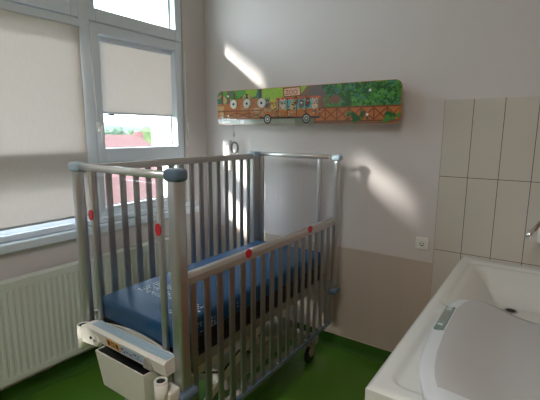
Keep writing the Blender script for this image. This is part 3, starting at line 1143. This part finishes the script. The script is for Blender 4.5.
# big grey-brown tree trunk right of the bus
poly([(0.50, 0.62), (0.56, 1.0), (0.72, 1.0), (0.66, 0.62), (0.70, 0.2), (0.62, 0.2)], 'bark')
blob(0.62, 0.86, 0.18, 'grey', sx=1.6, rnd_=rr_)
# dense foliage on the right
rect(0.66, 1.0, 0.42, 1.0, 'green')
for k in range(420):
    blob(rr_.uniform(0.655, 1.0), rr_.uniform(0.45, 1.0), rr_.uniform(0.03, 0.10) if k < 150 else rr_.uniform(0.012, 0.035), rr_.choice(['green', 'green2', 'dkgreen', 'dkgreen', 'dkgreen', 'teal']), rnd_=rr_, n=8, jit=0.45)
blob(0.70, 0.60, 0.11, 'bark', sx=1.8, rnd_=rr_)
# ground fence band on the right and left
rect(0.60, 1.0, 0.08, 0.40, 'orange')
for k in range(8):
    u = 0.60 + 0.4 * k / 7
    line(u, 0.06, u, 0.43, 0.035, 'fence')
    if k < 7:
        line(u, 0.10, u + 0.057, 0.38, 0.03, 'fence'); line(u, 0.38, u + 0.057, 0.10, 0.03, 'fence')
line(0.58, 0.41, 1.0, 0.41, 0.04, 'fence'); line(0.58, 0.06, 1.0, 0.06, 0.05, 'brown')
for k in range(5):
    u = 0.05 + 0.085 * k
    line(u, 0.18, u, 0.42, 0.035, 'fence')
    line(u, 0.20, u + 0.085, 0.34, 0.03, 'fence'); line(u, 0.34, u + 0.085, 0.20, 0.03, 'fence')
line(0.0, 0.40, 0.42, 0.40, 0.035, 'fence'); line(0.0, 0.18, 0.42, 0.18, 0.035, 'fence')
rect(0.0, 0.60, 0.0, 0.15, 'path')
rect(0.60, 1.0, 0.0, 0.05, 'bark')
for k in range(30):
    blob(rr_.choice([rr_.uniform(0.76, 0.86), rr_.uniform(0.93, 1.0)]), rr_.uniform(0.06, 0.26), rr_.uniform(0.03, 0.07), rr_.choice(['green', 'dkgreen', 'dkgreen']), rnd_=rr_)
# safari bus
rect(0.39, 0.62, 0.22, 0.70, 'tan')
rect(0.39, 0.62, 0.22, 0.38, 'orange')
rect(0.405, 0.615, 0.42, 0.66, 'cyan')
rect(0.385, 0.63, 0.66, 0.72, 'red')
for k in range(5):
    line(0.40 + 0.052 * k, 0.22, 0.40 + 0.052 * k, 0.70, 0.035, 'fence')
rect(0.30, 0.39, 0.20, 0.40, 'orange'); rect(0.31, 0.39, 0.36, 0.44, 'tan')
line(0.29, 0.18, 0.63, 0.18, 0.05, 'ink')
# generic animals riding along
for (u, v, c, c2) in ((0.335, 0.55, 'grey', 'sand'), (0.37, 0.50, 'yellow', 'brown'), (0.425, 0.50, 'pink', 'brown'), (0.48, 0.47, 'sand', 'ink'), (0.50, 0.60, 'brown', 'tan'), (0.53, 0.50, 'grey', 'white'), (0.565, 0.55, 'brown', 'sand'), (0.60, 0.48, 'pink', 'brown')):
    blob(u, v, 0.085, c, rnd_=rr_, jit=0.1)
    blob(u, v + 0.10, 0.06, c, rnd_=rr_, jit=0.1)
    ell(u - 0.010, v + 0.17, 0.02, 0.03, c); ell(u + 0.010, v + 0.17, 0.02, 0.03, c)
    ell(u - 0.004, v + 0.11, 0.012, 0.014, 'ink'); ell(u + 0.006, v + 0.11, 0.012, 0.014, 'ink'); ell(u, v + 0.06, 0.03, 0.018, c2)
for k in range(110):
    blob(rr_.uniform(0.30, 0.63), rr_.uniform(0.24, 0.62), rr_.uniform(0.012, 0.03), rr_.choice(['ink', 'red', 'sand', 'brown', 'cyan', 'grey']), n=7, rnd_=rr_)
for u in (0.335, 0.558):
    ell(u, 0.15, 0.13, 0.14, 'ink'); ell(u, 0.15, 0.085, 0.09, 'white'); ell(u, 0.15, 0.065, 0.07, 'grey'); ell(u, 0.15, 0.03, 0.03, 'white')
# sign board over the bus
poly([(0.43, 0.72), (0.425, 0.98), (0.525, 1.0), (0.53, 0.74)], 'fence')
poly([(0.435, 0.75), (0.432, 0.95), (0.520, 0.97), (0.523, 0.77)], 'pink')


def text_polys(s, u, v, hgt, c, squeeze=1.0):
    cu = bpy.data.curves.new('lettering', 'FONT')
    cu.body = s
    cu.size = 1.0
    o = bpy.data.objects.new('lettering', cu)
    C.objects.link(o)
    dg = bpy.context.evaluated_depsgraph_get()
    me = bpy.data.meshes.new_from_object(o.evaluated_get(dg))
    layer[0] += 3
    yy = PY - 0.00012 - 0.0000018 * layer[0]
    H = PZ1 - PZ0
    vs = [pan.verts.new((PX0 + (PX1 - PX0) * u + p.co.x * hgt * H * 1.4 * squeeze, yy, PZ0 + H * v + p.co.y * hgt * H * 1.4)) for p in me.vertices]
    for p in me.polygons:
        try:
            f = pan.faces.new([vs[i] for i in p.vertices]); f.material_index = names.index(c)
        except ValueError:
            pass
    bpy.data.objects.remove(o)
    bpy.data.curves.remove(cu)
    bpy.data.meshes.remove(me)


text_polys('ZOO', 0.4385, 0.79, 0.125, 'fence', 1.0)
# small white emblem, bottom left
rr_ = random.Random(8)
for k in range(5):
    blob(0.035 + 0.012 * k, 0.16, 0.035, 'white', rnd_=rr_, n=8)
ell(0.035, 0.23, 0.05, 0.05, 'white'); ell(0.037, 0.235, 0.02, 0.02, 'ink')
rect(0.075, 0.135, 0.13, 0.17, 'white')
rect(0.035, 0.09, 0.06, 0.10, 'white')
rect(0.16, 0.185, 0.02, 0.13, 'white')
front = obj('printed_front', pan, AM, t)
front['label'] = 'printed front with forest, fence and a ZOO bus'
# three round outlets
for u in (0.118, 0.207, 0.300):
    bm = B()
    c = (PX0 + (PX1 - PX0) * u, PY - 0.0015, PZ0 + (PZ1 - PZ0) * 0.60)
    disc(bm, (c[0], c[1] - 0.006, c[2]), 0.035, 0.006, 'y', 28, mi=0)
    tube(bm, arc((c[0], c[1] - 0.007, c[2]), 0.030, 0, 2 * math.pi * 27 / 28, 27, (1, 0, 0), (0, 0, 1)), 0.004, 8, mi=0, closed=True)
    disc(bm, (c[0], c[1] - 0.0068, c[2]), 0.010, 0.0006, 'y', 18, mi=1)
    obj('round_outlet', bm, [M['white'], M['darkhole']], t)
# screw caps in pairs
for u, v in ((0.078, 0.84), (0.078, 0.26), (0.865, 0.79), (0.857, 0.22)):
    bm = B(); disc(bm, (PX0 + (PX1 - PX0) * u, PY - 0.0035, PZ0 + (PZ1 - PZ0) * v), 0.0085, 0.003, 'y', 14)
    obj('screw_cap', bm, M['white'], t)
# clear card holder
t2 = thing('card_holder', 'small clear card holder under the wheel of the printed bus', 'holder', (-1.33, PY - 0.004, PZ0 - 0.01))
bm = B(); box(bm, PX0 + (PX1 - PX0) * 0.50, PX0 + (PX1 - PX0) * 0.605, PY - 0.0062, PY - 0.0047, PZ0 - 0.012, PZ0 + 0.045, 0.0005, 1)
obj('clear_sleeve', bm, glass_mat('card sleeve', (0.82, 0.84, 0.82), 1.0, 0.08), t2)

# ------------------------------------------------------------------ pull cord, wall switch, socket
t = thing('nurse_call_pull', 'grey nurse call cord with a ring hanging from the printed panel', 'cord', (-2.12, DB - 0.05, 1.64))
bm = B(); tube(bm, [(-2.105, 2.50, 1.668), (-2.105, 2.50, 1.60), (-2.104, 2.50, 1.55), (-2.103, 2.50, 1.500)], 0.0026, 8)
obj('cord', bm, M['cassette'], t)
bm = B(); tube(bm, [(-2.104, 2.50, 1.575), (-2.104, 2.50, 1.545)], 0.008, 10)
obj('cord_grip', bm, M['cassette'], t)
bm = B(); tube(bm, arc((-2.100, 2.50, 1.452), 0.042, 0, 2 * math.pi, 22, (0.72, 0, 0.5), (-0.35, 0, 0.93)), 0.0085, 10)
obj('ring_handle', bm, mat('grey rubber', (0.16, 0.17, 0.18), 0.5), t)

t = thing('wall_switch_box', 'white upright call button box on the wall beside the pull cord', 'switch', (-2.21, DB, 1.25))
bm = B(); box(bm, -2.243, -2.172, DB - 0.032, DB - 0.0005, 1.26, 1.512, 0.008, 3)
obj('box_body', bm, M['white'], t)
bm = B(); box(bm, -2.228, -2.198, DB - 0.0345, DB - 0.0325, 1.455, 1.480, 0.001, 1)
q = obj('red_mark', bm, mat('faded red mark', (0.62, 0.38, 0.36), 0.5), t)

t = thing('wall_socket', 'white earthed wall socket beside the tiles, above the beige sheet', 'socket', (-0.605, DB, 0.895))
bm = B(); box(bm, -0.646, -0.566, DB - 0.012, DB - 0.0005, 0.855, 0.935, 0.005, 3)
obj('cover_plate', bm, M['white'], t)
bm = B(); disc(bm, (-0.606, DB - 0.0128, 0.895), 0.0215, 0.0006, 'y', 28)
tube(bm, arc((-0.606, DB - 0.0128, 0.895), 0.0225, 0, 2 * math.pi * 27 / 28, 27, (1, 0, 0), (0, 0, 1)), 0.002, 8, mi=0, closed=True)
for dx in (-0.0095, 0.0095):
    disc(bm, (-0.606 + dx, DB - 0.0138, 0.895), 0.0042, 0.0006, 'y', 12, mi=1)
disc(bm, (-0.606, DB - 0.016, 0.907), 0.003, 0.003, 'y', 12, mi=2)
prism(bm, [(-0.619, DB - 0.0135, 0.886), (-0.594, DB - 0.0135, 0.886), (-0.600, DB - 0.0135, 0.880), (-0.612, DB - 0.0135, 0.880)], (0, 0.0004, 0), mi=1)
obj('socket_face', bm, [M['white'], M['darkhole'], M['steel']], t)

# ------------------------------------------------------------------ changing unit
ZW = 0.858
UX0, UX1, UY0, UY1 = -0.372, 0.92, 1.022, DB - 0.007
t = thing('changing_unit', 'orange changing cabinet under the white worktop', 'cabinet', (0.27, 1.8, 0.0))
bm = B()
box(bm, UX0 + 0.015, UX0 + 0.033, UY0 + 0.035, UY1 - 0.002, 0.08, ZW - 0.051, 0.001, 1)
box(bm, UX1 - 0.028, UX1 - 0.010, UY0 + 0.035, UY1 - 0.002, 0.08, ZW - 0.051, 0.001, 1)
box(bm, UX0 + 0.032, UX1 - 0.027, UY0 + 0.036, UY1 - 0.002, 0.08, 0.098, 0.001, 1)
box(bm, UX0 + 0.032, UX1 - 0.027, UY1 - 0.012, UY1 - 0.003, 0.097, ZW - 0.052, 0.001, 1)
obj('cabinet_body', bm, M['orange'], t)
bm = B(); box(bm, UX0 + 0.05, UX1 - 0.04, UY0 + 0.07, UY1 - 0.03, 0.0, 0.079)
obj('plinth', bm, M['darkhole'], t)
for (a, b_) in ((UX0 + 0.018, 0.27), (0.274, UX1 - 0.013)):
    bm = B(); box(bm, a, b_, UY0 + 0.015, UY0 + 0.0345, 0.085, ZW - 0.056, 0.002, 1)
    d = obj('door', bm, M['orange'], t)
    bm = B(); hx = b_ - 0.05 if a < 0 else a + 0.05
    tube(bm, [(hx, UY0 + 0.015, 0.60), (hx, UY0 - 0.01, 0.60), (hx, UY0 - 0.01, 0.72), (hx, UY0 + 0.015, 0.72)], 0.005, 8)
    obj('handle', bm, M['steel'], d)

# one piece worktop with moulded rim, changing area and bath basin
t = thing('washbasin_worktop', 'white moulded worktop with raised rim and a large bath basin', 'worktop', (0.27, 1.8, ZW - 0.05))
bm = B()
NX, NY = 150, 190


def sstep(a, b_, x):
    k = min(max((x - a) / (b_ - a), 0), 1)
    return k * k * (3 - 2 * k)


def rr_sdf(x, y, x0, x1, y0, y1, r):
    cx_, cy_ = (x0 + x1) / 2, (y0 + y1) / 2
    dx = abs(x - cx_) - (x1 - x0) / 2 + r; dy = abs(y - cy_) - (y1 - y0) / 2 + r
    return math.hypot(max(dx, 0), max(dy, 0)) + min(max(dx, dy), 0) - r


def top_z(x, y):
    z = ZW
    # shallow changing area sunk behind a rim
    d = rr_sdf(x, y, UX0 + 0.045, 0.86, UY0 + 0.050, 1.70, 0.05)
    z -= 0.014 * (1 - sstep(-0.022, 0.0, d))
    # basin ledge
    d = rr_sdf(x, y, UX0 + 0.045, 0.86, 1.73, UY1 - 0.055, 0.05)
    z -= 0.012 * (1 - sstep(-0.02, 0.0, d))
    d = rr_sdf(x, y, UX0 + 0.075, 0.60, 1.74, UY1 - 0.085, 0.09)
    z -= 0.15 * (1 - sstep(-0.16, 0.0, d)) 
    # rounded outer edge
    e = min(x - UX0, UX1 - x, y - UY0)
    z -= 0.010 * (1 - sstep(0.0, 0.012, e))
    return z


xs = [UX0 + (UX1 - UX0) * i / NX for i in range(NX + 1)]
xs = sorted(xs + [UX0 + 0.003, UX0 + 0.006, UX1 - 0.004])
ysl = sorted([UY0 + (UY1 - UY0) * j / NY for j in range(NY + 1)] + [UY0 + 0.003, UY0 + 0.006])
G = [[bm.verts.new((x, y, top_z(x, y))) for y in ysl] for x in xs]
for i in range(len(xs) - 1):
    for j in range(len(ysl) - 1):
        f = bm.faces.new([G[i][j], G[i + 1][j], G[i + 1][j + 1], G[i][j + 1]])
        f.smooth = True
# skirt
border = [G[i][0] for i in range(len(xs))] + [G[-1][j] for j in range(1, len(ysl))] + [G[i][-1] for i in range(len(xs) - 2, -1, -1)] + [G[0][j] for j in range(len(ysl) - 2, 0, -1)]
low = [bm.verts.new((v.co.x, v.co.y, ZW - 0.050)) for v in border]
for k in range(len(border)):
    j = (k + 1) % len(border)
    bm.faces.new([border[k], border[j], low[j], low[k]])
obj('moulded_top', bm, M['counter'], t)
bm = B(); disc(bm, (-0.085, 2.25, ZW - 0.1615), 0.032, 0.003, 'z', 24, mi=0)
disc(bm, (-0.085, 2.25, ZW - 0.1583), 0.022, 0.0008, 'z', 24, mi=1)
obj('drain', bm, [M['steel'], M['darkhole']], t)
bm = B(); disc(bm, (-0.303, UY0 - 0.0012, ZW - 0.028), 0.008, 0.001, 'y', 16)
obj('screw_hole', bm, M['darkhole'], t)

# mixer tap: stands on the rear ledge, spout reaches over the basin
t = thing('mixer_tap', 'chrome swivel tap reaching over the basin at the right edge', 'tap', (0.25, 2.46, ZW))
bm = B(); disc(bm, (0.25, 2.49, ZW - 0.002), 0.028, 0.10, 'z', 24, r2=0.022)
obj('tap_body', bm, M['chrome'], t)
bm = B()
tube(bm, [(0.25, 2.478, ZW + 0.08), (0.25, 2.475, 1.12), (0.235, 2.465, 1.20), (0.20, 2.45, 1.245), (0.13, 2.41, 1.265), (0.07, 2.365, 1.245), (0.01, 2.30, 1.18), (-0.030, 2.265, 1.120), (-0.042, 2.255, 1.102)], 0.010, 14)
obj('spout', bm, mat('reflection tinted spout', (0.62, 0.55, 0.48), 0.2, metal=1.0), t)  # beige tint paints the reflections of the room into the chrome pipe
bm = B(); tube(bm, [(-0.036, 2.262, 1.116), (-0.053, 2.247, 1.083)], 0.0135, 16)
obj('aerator', bm, M['chrome'], t)
bm = B(); tube(bm, [(0.25, 2.45, ZW + 0.05), (0.25, 2.38, ZW + 0.08)], 0.006, 10)
obj('lever', bm, M['chrome'], t)
t = thing('soap_dispenser', 'white dispenser on the tiles behind the tap, cut by the right edge', 'dispenser', (0.06, DB, 1.05))
bm = B(); box(bm, -0.012, 0.10, DB - 0.10, DB - 0.0065, 1.015, 1.20, 0.012, 3)
obj('dispenser_body', bm, M['white'], t)
bm = B(); box(bm, 0.02, 0.07, DB - 0.115, DB - 0.085, 1.0, 1.03, 0.004)
obj('push_lever', bm, M['scale'], t)

# ------------------------------------------------------------------ baby scale
t = thing('baby_scale', 'light grey baby scale with curved tray standing on the white worktop', 'scale', (0.0, 1.30, ZW - 0.01))
SX0, SX1, SY0, SY1 = -0.285, 0.30, 0.955, 1.655
SZ = 0.945
# outer shell: side wing on the left with bulged front corner, dished tray
bm = B()


def left_edge(v):
    """x of the shell's left side as v runs 0 (near end) to 1 (far end)"""
    y = SY0 + (SY1 - SY0) * v
    P = ((0.955, -0.165), (0.965, -0.185), (0.985, -0.205), (1.05, -0.233), (1.10, -0.246), (1.17, -0.256), (1.32, -0.266), (1.52, -0.267), (1.60, -0.255), (1.66, -0.225))
    for (a, xa), (b_, xb) in zip(P, P[1:]):
        if y <= b_:
            return xa + (xb - xa) * (y - a) / (b_ - a)
    return P[-1][1]


N1, N2 = 60, 60
us = [i / N1 for i in range(N1 + 1)]
vs_ = [j / N2 for j in range(N2 + 1)]


def shell_pt(u, v):
    # superellipse-like outline near end, straight far end
    y = SY0 + (SY1 - SY0) * v
    rc = 0.012
    x0 = left_edge(v)
    if y < SY0 + rc:
        k = (SY0 + rc - y) / rc
        x0 += rc * (1 - math.sqrt(max(0.0, 1 - k * k)))
    if y > SY1 - 0.012:
        k = (y - SY1 + 0.012) / 0.012
        x0 += 0.012 * (1 - math.sqrt(max(0.0, 1 - k * k)))
    x1 = 0.56 - (x0 - left_edge(v))
    x = x0 + (x1 - x0) * u
    # dish: high at left and right wings, low in the middle
    dl = (x - x0)
    z = SZ
    w = 0.038
    if dl > w:
        z -= 0.040 * sstep(0, 0.20, dl - w) * sstep(0.0, 0.20, y - SY0 + 0.02) * 1.0
    dr = x1 - x
    if dr < 0.22:
        z += 0.040 * (1 - sstep(0, 0.22, dr))
        z = min(z, SZ)
    # near lip drops
    z -= 0.02 * (1 - sstep(0.0, 0.05, dl)) * 0.4
    z -= 0.012 * (1 - sstep(0, 0.25, v))
    return x, y, z


Gs = [[bm.verts.new(shell_pt(u, v)) for v in vs_] for u in us]
for i in range(N1):
    for j in range(N2):
        f = bm.faces.new([Gs[i][j], Gs[i + 1][j], Gs[i + 1][j + 1], Gs[i][j + 1]])
        f.smooth = True
        f.material_index = 1 if (i >= 3 and j >= 5) else 0
bd = [Gs[i][0] for i in range(N1 + 1)] + [Gs[-1][j] for j in range(1, N2 + 1)] + [Gs[i][-1] for i in range(N1 - 1, -1, -1)] + [Gs[0][j] for j in range(N2 - 1, 0, -1)]
lo = []
for v in bd:
    cx_, cy_ = 0.03, 1.30
    lo.append(bm.verts.new((v.co.x + (cx_ - v.co.x) * 0.035, v.co.y + (cy_ - v.co.y) * 0.035, ZW + 0.013)))
for k in range(len(bd)):
    j = (k + 1) % len(bd)
    f = bm.faces.new([bd[k], bd[j], lo[j], lo[k]])
    f.smooth = True
bm.faces.new(lo[::-1])
obj('weighing_tray', bm, [M['scale'], M['scale_tray']], t)
bm = B(); box(bm, -0.19, 0.30, 1.10, 1.52, ZW - 0.004, ZW + 0.012, 0.004)
obj('base', bm, M['scale'], t)
for (x, y) in ((-0.16, 1.13), (0.25, 1.13), (-0.16, 1.49), (0.25, 1.49)):
    bm = B(); disc(bm, (x, y, ZW - 0.0138), 0.018, 0.0096, 'z', 16)
    obj('foot', bm, M['tyre'], t)
bm = B(); box(bm, -0.260, -0.230, 1.325, 1.530, SZ - 0.012, SZ + 0.0022, 0.002)
d = obj('display_panel', bm, M['lcd'], t)
d['label'] = 'green grey display strip on the left wing'
bm = B(); box(bm, -0.255, -0.236, 1.385, 1.475, SZ + 0.0022, SZ + 0.0032, 0.0005, 1)
obj('screen', bm, M['lcd2'], d)
for yy in (1.350, 1.492, 1.512):
    bm = B(); box(bm, -0.254, -0.238, yy, yy + 0.012, SZ + 0.0022, SZ + 0.0034, 0.0005, 1)
    obj('button', bm, M['scale'], d)
